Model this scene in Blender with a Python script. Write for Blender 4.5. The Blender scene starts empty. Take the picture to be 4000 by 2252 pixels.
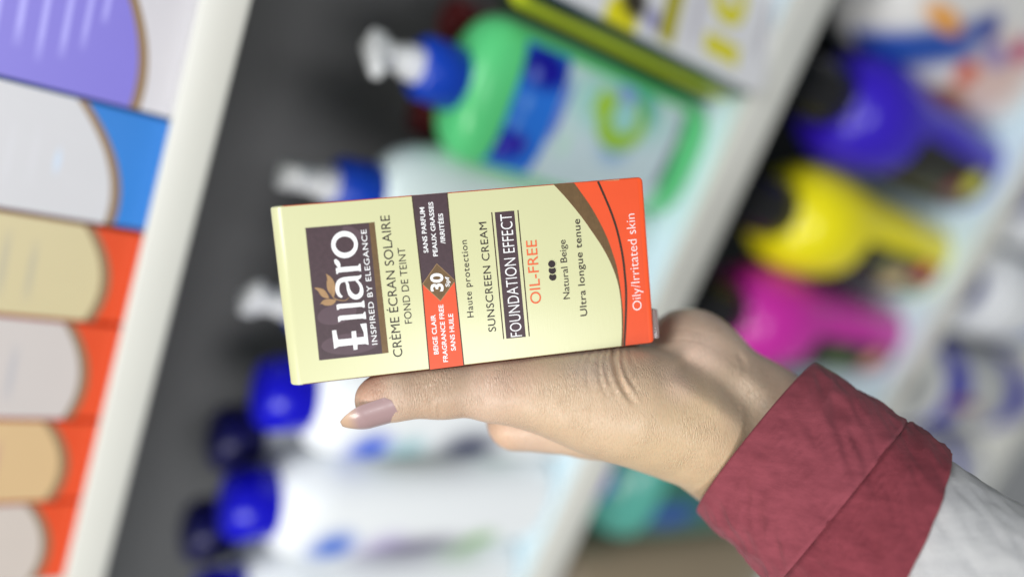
import bpy, bmesh, math, random
import numpy as np
from mathutils import Matrix, Vector, noise as mnoise

random.seed(4)
S = bpy.context.scene
COL = S.collection

# ------------------------------------------------------------------ camera
# Measured frame: the shelf runs along world X, its depth along Y, up is Z.
F_PX = 2818.0
DD = np.array([0.79070377, 0.1317486, 0.59785437])        # straight down, in camera axes (x right, y down, z forward)
DA = np.array([-0.35364189, 0.89544875, 0.27038667])
NN = np.cross(DD, DA)
AX, AY, AZ = -DA, NN, -DD
CAMZ = 1.60
def c2w(q):
    return Vector((float(q @ AX), float(q @ AY), float(q @ AZ) + CAMZ))
def d2w(q):
    return Vector((float(q @ AX), float(q @ AY), float(q @ AZ)))
def ray(px, py):
    return np.array([(px - 2000) / F_PX, (py - 1126) / F_PX, 1.0])
def at_y(px, py, y):                                       # where a sight line meets a plane parallel to the shelf front
    r = ray(px, py)
    return c2w(r * y / (r @ AY))

cam_d = bpy.data.cameras.new('camera')
cam = bpy.data.objects.new('camera', cam_d)
COL.objects.link(cam)
R3 = Matrix((d2w(np.array([1., 0, 0])), d2w(np.array([0, -1., 0])), d2w(np.array([0, 0, -1.])))).transposed()
CAM_M = Matrix.Translation((0, 0, CAMZ)) @ R3.to_4x4()
cam.matrix_world = CAM_M
cam_d.sensor_width = 36
cam_d.lens = F_PX / 4000 * 36
cam_d.clip_start = 0.01
cam_d.clip_end = 50
cam_d.dof.use_dof = True
cam_d.dof.focus_distance = 0.2435
cam_d.dof.aperture_fstop = 1.75
cam_d.dof.aperture_blades = 0
S.camera = cam

# ------------------------------------------------------------------ world, lamps, exposure
w = bpy.data.worlds.new('World')
S.world = w
w.use_nodes = True
w.node_tree.nodes['Background'].inputs[0].default_value = (0.93, 0.97, 1.0, 1)
w.node_tree.nodes['Background'].inputs[1].default_value = 0.20
def area(name, loc, target, sx, sy, power, col):
    L = bpy.data.lights.new(name, 'AREA')
    L.shape = 'RECTANGLE'; L.size = sx; L.size_y = sy; L.energy = power; L.color = col
    o = bpy.data.objects.new(name, L)
    COL.objects.link(o)
    o.location = loc
    o.rotation_euler = (Vector(target) - Vector(loc)).to_track_quat('-Z', 'Y').to_euler()
    return o
area('ceiling_lamp', (-1.05, -0.80, CAMZ + 1.00), (-0.05, 0.20, CAMZ - 0.2), 0.55, 0.55, 18.5, (1.0, 0.965, 0.90))
area('ceiling_lamp', (0.25, -0.35, CAMZ + 1.5), (0.0, 0.35, CAMZ - 0.6), 0.5, 0.5, 20, (0.95, 0.98, 1.0))
area('ceiling_lamp', (-0.5, -3.2, CAMZ + 0.75), (0.0, 0.4, CAMZ - 0.4), 1.2, 1.2, 60, (0.97, 0.98, 1.0))
S.view_settings.view_transform = 'Standard'
S.view_settings.look = 'None'
S.view_settings.exposure = -0.08
S.view_settings.gamma = 1
S.view_settings.use_curve_mapping = False
S.render.engine = 'CYCLES'
S.cycles.use_denoising = True
S.cycles.max_bounces = 8

# ------------------------------------------------------------------ materials
def srgb(r, g, b):
    f = lambda c: (c / 255 / 12.92) if c <= 10.3 else ((c / 255 + 0.055) / 1.055) ** 2.4
    return (f(r), f(g), f(b), 1)
def mat(name, col, rough=0.5, spec=0.5, metal=0.0, bump=None, coat=0.0, vary=0.0, vscale=60, sss=0.0, sheen=0.0, trans=0.0):
    m = bpy.data.materials.new(name)
    m.use_nodes = True
    nt = m.node_tree
    b = nt.nodes['Principled BSDF']
    b.inputs['Base Color'].default_value = col
    b.inputs['Roughness'].default_value = rough
    b.inputs['Specular IOR Level'].default_value = spec
    b.inputs['Metallic'].default_value = metal
    b.inputs['Coat Weight'].default_value = coat
    b.inputs['Transmission Weight'].default_value = trans
    if sheen:
        b.inputs['Sheen Weight'].default_value = sheen
        b.inputs['Sheen Roughness'].default_value = 0.5
    if sss:
        b.inputs['Subsurface Weight'].default_value = sss
        b.inputs['Subsurface Radius'].default_value = (1.0, 0.4, 0.3)
        b.inputs['Subsurface Scale'].default_value = 0.0016
    tc = nt.nodes.new('ShaderNodeTexCoord')
    if vary:
        n = nt.nodes.new('ShaderNodeTexNoise')
        n.inputs['Scale'].default_value = vscale
        n.inputs['Detail'].default_value = 4
        nt.links.new(tc.outputs['Object'], n.inputs['Vector'])
        mx = nt.nodes.new('ShaderNodeMix'); mx.data_type = 'RGBA'
        mx.inputs[6].default_value = tuple(c * (1 - vary) for c in col[:3]) + (1,)
        mx.inputs[7].default_value = tuple(min(1, c * (1 + vary)) for c in col[:3]) + (1,)
        nt.links.new(n.outputs['Fac'], mx.inputs[0])
        nt.links.new(mx.outputs[2], b.inputs['Base Color'])
    if bump:
        sc, st, di = bump
        n = nt.nodes.new('ShaderNodeTexNoise')
        n.inputs['Scale'].default_value = sc
        n.inputs['Detail'].default_value = 5
        nt.links.new(tc.outputs['Object'], n.inputs['Vector'])
        bp = nt.nodes.new('ShaderNodeBump')
        bp.inputs['Strength'].default_value = st
        bp.inputs['Distance'].default_value = di
        nt.links.new(n.outputs['Fac'], bp.inputs['Height'])
        nt.links.new(bp.outputs['Normal'], b.inputs['Normal'])
    return m
def paint(m, shapes, front=True):
    """Printed marks on a surface: shapes = (kind, cx, cz, hx, hz, rot_deg, colour, soft) in the object's own x/z."""
    nt = m.node_tree
    b = nt.nodes['Principled BSDF']
    tc = nt.nodes.new('ShaderNodeTexCoord')
    flat = nt.nodes.new('ShaderNodeVectorMath'); flat.operation = 'MULTIPLY'
    flat.inputs[1].default_value = (1, 0, 1)
    nt.links.new(tc.outputs['Object'], flat.inputs[0])
    sepo = nt.nodes.new('ShaderNodeSeparateXYZ')
    nt.links.new(tc.outputs['Object'], sepo.inputs[0])
    fm = nt.nodes.new('ShaderNodeMath'); fm.operation = 'LESS_THAN'; fm.inputs[1].default_value = 0.0 if front else 1e3
    nt.links.new(sepo.outputs['Y'], fm.inputs[0])
    if b.inputs['Base Color'].links:
        cur = b.inputs['Base Color'].links[0].from_socket
    else:
        rgb = nt.nodes.new('ShaderNodeRGB'); rgb.outputs[0].default_value = b.inputs['Base Color'].default_value
        cur = rgb.outputs[0]
    for (k, cx, cz, hx, hz, rot, colr, soft) in shapes:
        mp = nt.nodes.new('ShaderNodeMapping'); mp.vector_type = 'TEXTURE'
        mp.inputs['Location'].default_value = (cx, 0, cz)
        mp.inputs['Rotation'].default_value = (0, math.radians(rot), 0)
        mp.inputs['Scale'].default_value = (hx, 1, hz)
        nt.links.new(flat.outputs[0], mp.inputs['Vector'])
        if k == 'ell':
            ln = nt.nodes.new('ShaderNodeVectorMath'); ln.operation = 'LENGTH'
            nt.links.new(mp.outputs[0], ln.inputs[0]); d = ln.outputs['Value']
        else:
            ab = nt.nodes.new('ShaderNodeVectorMath'); ab.operation = 'ABSOLUTE'
            nt.links.new(mp.outputs[0], ab.inputs[0])
            sp = nt.nodes.new('ShaderNodeSeparateXYZ'); nt.links.new(ab.outputs[0], sp.inputs[0])
            mxm = nt.nodes.new('ShaderNodeMath'); mxm.operation = 'MAXIMUM'
            nt.links.new(sp.outputs['X'], mxm.inputs[0]); nt.links.new(sp.outputs['Z'], mxm.inputs[1])
            d = mxm.outputs[0]
        mr = nt.nodes.new('ShaderNodeMapRange')
        mr.inputs['From Min'].default_value = 1 - soft; mr.inputs['From Max'].default_value = 1 + 1e-4
        mr.inputs['To Min'].default_value = 1; mr.inputs['To Max'].default_value = 0
        nt.links.new(d, mr.inputs['Value'])
        ml = nt.nodes.new('ShaderNodeMath'); ml.operation = 'MULTIPLY'
        nt.links.new(mr.outputs[0], ml.inputs[0]); nt.links.new(fm.outputs[0], ml.inputs[1])
        mx = nt.nodes.new('ShaderNodeMix'); mx.data_type = 'RGBA'
        nt.links.new(ml.outputs[0], mx.inputs[0]); nt.links.new(cur, mx.inputs[6])
        mx.inputs[7].default_value = colr
        cur = mx.outputs[2]
    nt.links.new(cur, b.inputs['Base Color'])
    return m

# ------------------------------------------------------------------ object helpers
def mesh_obj(name, verts, faces, m, parent=None, smooth=True, angle=35):
    me = bpy.data.meshes.new(name)
    me.from_pydata([tuple(v) for v in verts], [], [tuple(f) for f in faces])
    me.update()
    if smooth:
        me.polygons.foreach_set('use_smooth', [True] * len(me.polygons))
        me.set_sharp_from_angle(angle=math.radians(angle))
    for k in (m if isinstance(m, (list, tuple)) else [m]):
        me.materials.append(k)
    o = bpy.data.objects.new(name, me)
    COL.objects.link(o)
    if parent: o.parent = parent
    return o
def bm_obj(name, bm, m, parent=None, smooth=True, angle=35):
    me = bpy.data.meshes.new(name)
    bmesh.ops.recalc_face_normals(bm, faces=bm.faces[:])
    bm.to_mesh(me); bm.free()
    if smooth:
        me.polygons.foreach_set('use_smooth', [True] * len(me.polygons))
        me.set_sharp_from_angle(angle=math.radians(angle))
    for k in (m if isinstance(m, (list, tuple)) else [m]):
        me.materials.append(k)
    o = bpy.data.objects.new(name, me)
    COL.objects.link(o)
    if parent: o.parent = parent
    return o
def thing(name, label, cat, loc, group=None, rotz=0):
    o = bpy.data.objects.new(name, None)
    COL.objects.link(o)
    o.empty_display_size = 0.02
    o.location = loc
    o.rotation_euler = (0, 0, rotz)
    o['label'] = label; o['category'] = cat
    if group: o['group'] = group
    return o
def dup(root, loc, label, rotz=0, swap=None):
    r = root.copy(); COL.objects.link(r)
    r.location = loc; r.rotation_euler = (0, 0, rotz); r['label'] = label
    for ch in list(root.children):
        c = ch.copy(); COL.objects.link(c); c.parent = r
        if swap and ch.name.split('.')[0] in swap:
            c.data = ch.data.copy()
            c.data.materials.clear(); c.data.materials.append(swap[ch.name.split('.')[0]])
        for g in list(ch.children):
            d = g.copy(); COL.objects.link(d); d.parent = c
    return r
def bevel_box(name, x0, x1, y0, y1, z0, z1, r, m, parent=None, seg=3):
    bm = bmesh.new()
    bmesh.ops.create_cube(bm, size=1)
    for v in bm.verts:
        v.co = Vector(((x0 + x1) / 2 + v.co.x * (x1 - x0), (y0 + y1) / 2 + v.co.y * (y1 - y0), (z0 + z1) / 2 + v.co.z * (z1 - z0)))
    if r: bmesh.ops.bevel(bm, geom=bm.edges[:], offset=r, segments=seg, profile=0.5, affect='EDGES')
    return bm_obj(name, bm, m, parent)
def ring_pts(hx, hy, n, N, z, cx=0, cy=0):
    out = []
    for i in range(N):
        t = 2 * math.pi * i / N
        c, s = math.cos(t), math.sin(t)
        e = 2 / n
        out.append((cx + hx * math.copysign(abs(c) ** e, c), cy + hy * math.copysign(abs(s) ** e, s), z))
    return out
def loft(name, secs, m, parent=None, N=56, cap=True, angle=40):
    """secs: (z, half width, half depth, squareness[, cx, cy])"""
    V, Fc = [], []
    for s in secs:
        V += ring_pts(s[1], s[2], s[3], N, s[0], *(s[4:6] if len(s) > 4 else (0, 0)))
    for j in range(len(secs) - 1):
        for i in range(N):
            a, b = j * N + i, j * N + (i + 1) % N
            Fc.append((a, b, b + N, a + N))
    if cap:
        Fc.append(tuple(reversed(range(N))))
        Fc.append(tuple((len(secs) - 1) * N + i for i in range(N)))
    return mesh_obj(name, V, Fc, m, parent, angle=angle)
def wrap(name, hx, hy, n, z0, z1, a0, a1, m, parent, off=0.0006, N=40, taper=0.0):
    """A paper label lying on the side of a loft of constant section, between angles a0..a1 (degrees, -90 = front)."""
    V, Fc = [], []
    e = 2 / n
    K = 6
    for j in range(K + 1):
        z = z0 + (z1 - z0) * j / K
        k = 1 + taper * (j / K - 0.5)
        for i in range(N + 1):
            t = math.radians(a0 + (a1 - a0) * i / N)
            c, s = math.cos(t), math.sin(t)
            V.append(((hx * k + off) * math.copysign(abs(c) ** e, c), (hy * k + off) * math.copysign(abs(s) ** e, s), z))
    for j in range(K):
        for i in range(N):
            a = j * (N + 1) + i
            Fc.append((a, a + 1, a + N + 2, a + N + 1))
    return mesh_obj(name, V, Fc, m, parent)
def text_mesh(body, bold=0.0, spacing=1.0):
    cu = bpy.data.curves.new('lettering', 'FONT')
    cu.body = body; cu.offset = bold; cu.space_character = spacing; cu.resolution_u = 6
    o = bpy.data.objects.new('lettering', cu)
    COL.objects.link(o)
    bpy.context.view_layer.update()
    me = bpy.data.meshes.new_from_object(o.evaluated_get(bpy.context.evaluated_depsgraph_get()))
    V = [v.co.copy() for v in me.vertices]; Fc = [tuple(p.vertices) for p in me.polygons]
    bpy.data.objects.remove(o); bpy.data.curves.remove(cu); bpy.data.meshes.remove(me)
    return V, Fc

# ------------------------------------------------------------------ shelf unit (setting of the background)
YF = 0.368
T1, T2, T3, T4 = CAMZ - 0.067, CAMZ - 0.430, CAMZ - 0.885, CAMZ - 1.360
M_shelf = mat('white_enamel', srgb(216, 216, 208), 0.35, vary=0.03, vscale=8)
M_top = mat('pale_shelf_top', srgb(206, 226, 234), 0.4, vary=0.03, vscale=8)
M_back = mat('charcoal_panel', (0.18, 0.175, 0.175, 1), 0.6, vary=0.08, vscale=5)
su = thing('shelf_unit', 'white shop shelving with dark grey back panel behind the held box', 'shelving', (0, 0, 0))
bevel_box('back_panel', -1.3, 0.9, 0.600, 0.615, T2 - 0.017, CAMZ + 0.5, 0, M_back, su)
bevel_box('back_panel', -1.3, 0.9, 0.600, 0.615, 0.0, T2 - 0.0175, 0, mat('black_shade_panel', (0.016, 0.016, 0.017, 1), 0.5), su)  # lower bay panel painted black for the shade under the shelf
for top, lip, tm in ((T1, 0.019, M_shelf), (T2, 0.036, M_top), (T3, 0.035, M_top), (T4, 0.035, M_shelf)):
    bevel_box('shelf', -1.3, 0.9, YF + 0.0035, 0.598, top - 0.018, top, 0.001, tm, su)
    bevel_box('price_rail', -1.3, 0.9, YF - 0.003, YF + 0.0032, top - lip, top + 0.0015, 0.0012, M_shelf, su)

# ------------------------------------------------------------------ cartons on the upper shelf
GOLD = srgb(140, 114, 84)
def carton(name, label, xl, xr, base, front, spots, y0=YF + 0.006, h=0.128, z0=0.014, amp=0.021, u0=0.15):
    cx = (xl + xr) / 2
    t = thing(name, label, 'carton', (cx, y0, T1), 'sunscreen cartons in a row on the upper shelf')
    hw = (xr - xl) / 2 - 0.0008
    mb = mat('carton_card', base, 0.4, vary=0.03)
    bevel_box('carton_body', -hw, hw, 0.0, 0.038, 0.0005, h, 0.0008, mb, t)
    # front print: panel whose lower edge is a curve sweeping down to one side, with a gold border
    mf = mat('printed_front', front, 0.4, vary=0.02)
    paint(mf, spots, front=False)
    mg = mat('gold_border', GOLD, 0.45, metal=0.3)
    def arc(extra):
        pts = []
        for i in range(25):
            u = i / 24
            x = -hw + 2 * hw * u
            # lowest near one side of the pack, sweeping up towards the other
            z = z0 + extra + amp * ((u - u0) / (1 - u0)) ** 2
            pts.append((x, z))
        return pts
    for nm, ex, yy, mm in (('gold_border', 0.0, -0.00005, mg), ('front_print', 0.0042, -0.0001, mf)):
        a = arc(ex)
        V = [(x, yy, z) for x, z in a] + [(x, yy, h - 0.0005) for x, z in a]
        Fc = [(i, i + 1, i + 26, i + 25) for i in range(24)]
        mesh_obj(nm, V, Fc, mm, t, smooth=False)
    return t
def lines(rows, col, soft=0.5):
    out = []
    for (x, z, hx, hz) in rows:
        out.append(('box', x, z, hx, hz, 0, col, soft))
    return out
purp_w = srgb(165, 160, 236)
X0 = -0.0125
carton('sunscreen_carton', 'purple sunscreen carton with white base, topmost in the row on the upper shelf', -0.0785, -0.0125, srgb(212, 210, 216), srgb(124, 115, 208),
       lines([(-0.002, 0.048, 0.018, 0.0016), (-0.002, 0.056, 0.022, 0.0016), (0.004, 0.041, 0.018, 0.0014), (0.0, 0.064, 0.020, 0.0018), (0.010, 0.035, 0.010, 0.0014), (0.0, 0.072, 0.016, 0.0016)], purp_w, 0.6)
       + [('box', 0.010, 0.078, 0.016, 0.005, 0, srgb(60, 140, 120), 0.4)])
carton('sunscreen_carton', 'white sunscreen carton with sky blue base and cream dot, beside the purple carton', -0.1365, -0.0788, srgb(52, 130, 214), srgb(202, 202, 206),
       lines([(-0.001, 0.051, 0.016, 0.0016), (-0.003, 0.060, 0.017, 0.0018)], srgb(205, 205, 210), 0.7) + [('ell', 0.002, 0.076, 0.010, 0.009, 0, srgb(246, 224, 190), 0.4), ('ell', -0.002, 0.042, 0.008, 0.0018, 0, srgb(196, 212, 232), 0.7)])
ORA = srgb(222, 78, 36)
xs = [-0.1370, -0.1895, -0.2475, -0.3000, -0.3560, -0.4120]
oc = [(srgb(202, 190, 150), srgb(184, 176, 150), 'beige fronted orange sunscreen carton next to the sky blue one'),
      (srgb(198, 191, 188), srgb(180, 178, 182), 'greyish white fronted orange sunscreen carton with a mauve patch, second orange one'),
      (srgb(206, 176, 132), srgb(190, 150, 130), 'tan fronted orange sunscreen carton with pink bands, third orange one from the blue carton'),
      (srgb(198, 188, 180), srgb(200, 184, 178), 'pale fronted orange sunscreen carton at the lower left corner of the photo'),
      (srgb(216, 200, 170), srgb(196, 176, 150), 'last orange sunscreen carton of the row, cut by the photo corner')]
for i in range(4):
    fr, ln, lb = oc[i]
    carton('sunscreen_carton', lb, xs[i + 1] + 0.0003, xs[i] - 0.0003, ORA, fr,
           lines([(-0.002, 0.044, 0.018, 0.002), (0.0, 0.055, 0.020, 0.0022), (0.0, 0.068, 0.020, 0.004)], ln, 0.7)
           + ([('ell', 0.012, 0.062, 0.010, 0.008, 0, srgb(168, 110, 112), 0.6)] if i == 1 else []), z0=0.0105, amp=0.012, u0=0.36)

# ------------------------------------------------------------------ bottles on the middle shelf
M_blue = mat('blue_cap_plastic', srgb(8, 66, 190), 0.3)
M_navy = mat('royal_blue_plastic', srgb(14, 10, 196), 0.22)
M_white = mat('white_plastic', srgb(238, 240, 242), 0.35)
def pump(t, zb, yaw, collar=M_blue):
    loft('collar', [(zb, .0185, .0185, 2), (zb + .003, .020, .020, 2), (zb + .026, .019, .019, 2), (zb + .0285, .017, .017, 2)], collar, t, N=36)
    loft('pump_stem', [(zb + .0285, .0110, .0110, 2), (zb + .038, .0100, .0100, 2), (zb + .0385, .008, .008, 2), (zb + .052, .008, .008, 2)], M_white, t, N=28)
    bm = bmesh.new()
    bmesh.ops.create_cube(bm, size=1)
    for v in bm.verts:
        fr = 1 if v.co.y < 0 else 0
        v.co = Vector((v.co.x * (0.009 if fr else 0.018), (-0.019 if fr else 0.009), zb + 0.050 + (0.003 if fr else 0.0) + (v.co.z + 0.5) * (0.007 if fr else 0.012)))
    bmesh.ops.bevel(bm, geom=bm.edges[:], offset=0.003, segments=3, profile=0.5, affect='EDGES')
    bmesh.ops.rotate(bm, verts=bm.verts[:], cent=(0, 0, 0), matrix=Matrix.Rotation(yaw, 3, 'Z'))
    bm_obj('pump_head', bm, M_white, t)
def flask_secs(hx, hy, H, n=2.6, neck=0.015, sh=0.03):
    s = [(0, hx * .78, hy * .80, n), (.002, hx * .86, hy * .88, n), (.006, hx * .94, hy * .95, n), (.012, hx * .985, hy * .99, n), (.020, hx, hy, n)]
    s += [(H - sh - 0.02, hx, hy, n)]
    for i in range(1, 9):
        a = math.pi / 2 * i / 8
        s.append((H - sh - 0.02 + (sh + 0.02) * math.sin(a), neck + (hx - neck) * math.cos(a) ** 0.75, neck + (hy - neck) * math.cos(a) ** 0.75, n + (2 - n) * i / 8))
    return s
# green pump bottle
M_green = mat('green_liquid_plastic', srgb(92, 208, 130), 0.28, vary=0.05, vscale=20)
gx, gy = -0.0175, 0.410
gH = 0.208
g = thing('pump_bottle', 'green pump bottle with blue and white label and blue collar', 'bottle', (gx, gy, T2), 'pump bottles on the middle shelf')
loft('bottle_body', flask_secs(.0465, .027, gH, 2.8, sh=0.002), M_green, g)
pump(g, gH - 0.002, math.radians(-38))
M_glab = mat('bottle_label', srgb(196, 216, 222), 0.35, vary=0.03)
def L2(px, py, y, o):                                   # photo mark -> place on the pack, relative to its base point
    p = at_y(px, py, y)
    return p.x - o[0], p.z - o[2]
go = (gx, gy, T2)
sh = []
def mark(lst, k, px, py, y, o, hx, hz, rot, colr, soft=0.25):
    x, z = L2(px, py, y, o)
    lst.append((k, x, z, hx, hz, rot, colr, soft))
YG = 0.384
mark(sh, 'ell', 2420, 430, YG, go, .028, .060, 0, srgb(150, 208, 196), 0.6)
mark(sh, 'ell', 2400, 560, YG, go, .020, .020, 0, srgb(140, 176, 214), 0.6)
mark(sh, 'ell', 2500, 430, YG, go, .017, .019, 0, srgb(78, 176, 160), 0.3)
mark(sh, 'ell', 2425, 480, YG, go, .021, .024, 0, srgb(150, 194, 50), 0.15)
mark(sh, 'ell', 2440, 455, YG, go, .0125, .013, 0, srgb(150, 206, 200), 0.2)
mark(sh, 'box', 2350, 400, YG, go, .010, .006, 10, srgb(160, 200, 60), 0.3)
mark(sh, 'ell', 2470, 350, YG, go, .014, .012, 0, srgb(130, 160, 222), 0.5)
mark(sh, 'box', 2190, 430, YG, go, .024, .0032, 3, srgb(104, 116, 200), 0.5)
mark(sh, 'box', 2640, 600, YG, go, .032, .0095, 2, srgb(44, 46, 76), 0.3)
mark(sh, 'box', 2640, 560, YG, go, .008, .003, 2, srgb(140, 120, 130), 0.7)
mark(sh, 'box', 2200, 560, YG, go, .012, .006, 0, srgb(186, 222, 206), 0.7)
paint(M_glab, sh)
wrap('front_label', .0465, .027, 2.8, 0.032, 0.150, -150, -46, M_glab, g)
# raised brand badge: a blue lozenge plate on the label
M_badge = mat('badge_blue', srgb(34, 112, 214), 0.3)
bd = []
mark(bd, 'ell', 2130, 270, YG, go, .016, .026, 0, srgb(6, 4, 150), 0.5)
mark(bd, 'ell', 1970, 560, YG, go, .014, .022, 0, srgb(16, 24, 170), 0.5)
mark(bd, 'ell', 2090, 290, YG, go, .006, .005, 0, srgb(110, 130, 214), 0.7)
mark(bd, 'ell', 2050, 400, YG, go, .008, .004, 0, srgb(110, 160, 232), 0.8)
mark(bd, 'ell', 2010, 480, YG, go, .008, .004, 0, srgb(100, 150, 226), 0.8)
mark(bd, 'ell', 1960, 570, YG, go, .004, .004, 0, srgb(120, 110, 200), 0.8)
mark(bd, 'ell', 2030, 560, YG, go, .005, .004, 0, srgb(90, 20, 120), 0.8)
paint(M_badge, bd)
wrap('brand_badge', .0465, .027, 2.8, 0.146, 0.181, -146, -44, M_badge, g, off=0.0012)

# milky pump bottles of the same kind
M_milk = mat('milky_plastic', srgb(222, 238, 238), 0.3, vary=0.03)
p1 = thing('pump_bottle', 'milky white pump bottle with blue collar directly above the held box', 'bottle', (-0.103, 0.42, T2), 'pump bottles on the middle shelf')
loft('bottle_body', flask_secs(.042, .027, 0.232, 2.6), M_milk, p1)
pump(p1, 0.230, math.radians(20))
dup(p1, (-0.188, 0.425, T2), 'milky pump bottle whose white pump head peeks out left of the held box', math.radians(30))

# slim bottles with dark red caps, standing behind the green bottle
M_red = mat('dark_red_plastic', srgb(110, 12, 16), 0.3)
M_brown = mat('amber_plastic', srgb(116, 92, 76), 0.3)
rb = thing('amber_bottle', 'slim amber bottle with dark red cap, behind the pump side of the green bottle', 'bottle', (-0.051, 0.462, T2), 'amber bottles behind the green pump bottle')
loft('bottle_body', [(0, .019, .019, 2), (.003, .021, .021, 2), (.15, .021, .021, 2), (.165, .016, .016, 2), (.172, .012, .012, 2)], M_brown, rb, N=32)
loft('cap', [(.172, .0145, .0145, 2), (.198, .0140, .0140, 2), (.2, .012, .012, 2)], M_red, rb, N=32)
dup(rb, (0.017, 0.462, T2), 'slim amber bottle with dark red cap, between the green bottle and the striped white box')

# white box with yellow 10 and black and yellow side
BY = math.radians(20)
ox_, oy_ = 0.0465, 0.356
bx0, bx1 = 0.0, 0.092
tb = thing('striped_box', 'white box printed with a yellow 10 and black and yellow stripes on its side', 'box', (ox_, oy_, T2), rotz=BY)
def tloc(px, py):
    # sight line met with the turned front face
    r = ray(px, py); rw = np.array([r @ AX, r @ AY, r @ AZ])
    nrm = np.array([math.sin(BY), -math.cos(BY), 0])
    t = (np.array([ox_, oy_, 0]) @ nrm) / (rw @ nrm)
    q = rw * t
    return (q[0] - ox_) * math.cos(BY) + (q[1] - oy_) * math.sin(BY), q[2] + CAMZ - T2
M_tw = mat('white_card', srgb(232, 232, 234), 0.4, vary=0.02)
tl = []
for (k, px, py, hx, hz, rot, colr, soft) in (
        ('ell', 2425, 80, .018, .016, 0, srgb(236, 226, 20), 0.3), ('ell', 2480, 5, .014, .015, 0, srgb(54, 48, 34), 0.5),
        ('ell', 2555, 80, .010, .007, 0, srgb(120, 116, 180), 0.6), ('box', 2625, 50, .022, .0085, 6, srgb(176, 168, 24), 0.25),
        ('box', 2725, 50, .026, .0045, 6, srgb(196, 192, 202), 0.6), ('box', 2985, 110, .026, .0050, 6, srgb(186, 184, 192), 0.6)):
    x, z = tloc(px, py)
    tl.append((k, x, z, hx, hz, rot, colr, soft))
paint(M_tw, tl, front=False)
def rounded_panel(name, x0, x1, z0, z1, r, y0, y1, m, parent):
    pts = []
    for cx, cz, a0 in ((x1 - r, z1 - r, 0), (x0 + r, z1 - r, 90), (x0 + r, z0 + r, 180), (x1 - r, z0 + r, 270)):
        for i in range(9):
            a = math.radians(a0 + 90 * i / 8)
            pts.append((cx + r * math.cos(a), cz + r * math.sin(a)))
    n = len(pts)
    V = [(x, y0, z) for x, z in pts] + [(x, y1, z) for x, z in pts]
    Fc = [tuple(range(n)), tuple(reversed(range(n, 2 * n)))] + [(i + n, (i + 1) % n + n, (i + 1) % n, i) for i in range(n)]
    return mesh_obj(name, V, Fc, m, parent)
M_blk = mat('black_card', srgb(26, 30, 22), 0.4)
M_yel = mat('olive_yellow_card', srgb(200, 206, 30), 0.4)
rounded_panel('front_panel', bx0, bx1, 0.001, 0.205, 0.010, 0.0, 0.003, M_tw, tb)
rounded_panel('black_stripe', bx0, bx1, 0.001, 0.205, 0.010, 0.0031, 0.0205, M_blk, tb)
rounded_panel('yellow_stripe', bx0, bx1, 0.001, 0.205, 0.010, 0.0206, 0.0345, M_yel, tb)
rounded_panel('black_stripe', bx0, bx1, 0.001, 0.205, 0.010, 0.0346, 0.046, M_blk, tb)
V, Fc = text_mesh('10', 0.05)
ax0, az0 = tloc(2868, 262)
wx = max(v.x for v in V) - min(v.x for v in V); mnx = min(v.x for v in V); hz = max(v.y for v in V)
hgt = 0.034; wid = 0.062
mesh_obj('lettering', [(ax0 + (v.x - mnx) / wx * wid, -0.0003, az0 + v.y / hz * hgt) for v in V], Fc, mat('yellow_ink', srgb(226, 218, 50), 0.5), tb, smooth=False)

# white bottles with royal blue caps
M_wb = mat('white_bottle_plastic', srgb(240, 244, 246), 0.32, vary=0.02, vscale=10)
M_shaded_blue = mat('shaded_blue_plastic', srgb(8, 6, 92), 0.3)  # cap blue darkened to paint the shade on the back row
def white_bottle(label, x, y, marks=None, capm=None):
    t = thing('capped_bottle', label, 'bottle', (x, y, T2), 'white bottles with blue caps on the middle shelf')
    m = M_wb
    if marks:
        m = mat('white_bottle_print', srgb(240, 244, 246), 0.32, vary=0.02, vscale=10)
        ls = []
        for (k, px, py, hx, hz, colr, soft) in marks:
            mark(ls, k, px, py - 35, y - 0.034, (x, y, T2), hx * 1.35, hz * 1.35, 0, colr, 0.7)
        paint(m, ls)
    loft('bottle_body', flask_secs(.0425, .034, 0.240, 2.5, neck=0.018, sh=0.02), m, t)
    loft('cap', [(.238, .0235, .0235, 2), (.241, .025, .025, 2), (.262, .025, .025, 2), (.270, .021, .021, 2), (.273, .012, .012, 2)], capm or M_navy, t, N=40)
    return t
white_bottle('white bottle with royal blue cap, right below the thumb nail', -0.246, 0.408,
             [('ell', 1450, 1810, .018, .017, srgb(40, 92, 220), 0.8), ('ell', 1590, 1820, .018, .016, srgb(160, 200, 208), 0.8), ('ell', 1830, 1810, .022, .030, srgb(40, 46, 84), 0.8), ('ell', 1650, 1890, .016, .034, srgb(84, 100, 84), 0.8), ('ell', 1820, 1930, .014, .040, srgb(78, 74, 64), 0.8), ('ell', 1990, 1900, .014, .024, srgb(150, 176, 168), 0.8)])
white_bottle('white bottle with royal blue cap and purple and lime marks near the photo bottom', -0.335, 0.408,
             [('ell', 1300, 2185, .018, .018, srgb(70, 116, 214), 0.8), ('ell', 1500, 2190, .018, .022, srgb(196, 186, 224), 0.8), ('ell', 1640, 2210, .020, .044, srgb(80, 66, 110), 0.8), ('ell', 1860, 2190, .020, .020, srgb(100, 170, 30), 0.8)])
white_bottle('white bottle with royal blue cap, cut by the bottom edge of the photo', -0.424, 0.408)
white_bottle('white bottle with blue cap, coloured darker for shade, in the back row, between the two front caps', -0.322, 0.468, None, M_shaded_blue)
white_bottle('white bottle with blue cap, coloured darker for shade, in the back row, nearest the bottom edge', -0.408, 0.468, None, M_shaded_blue)

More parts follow.
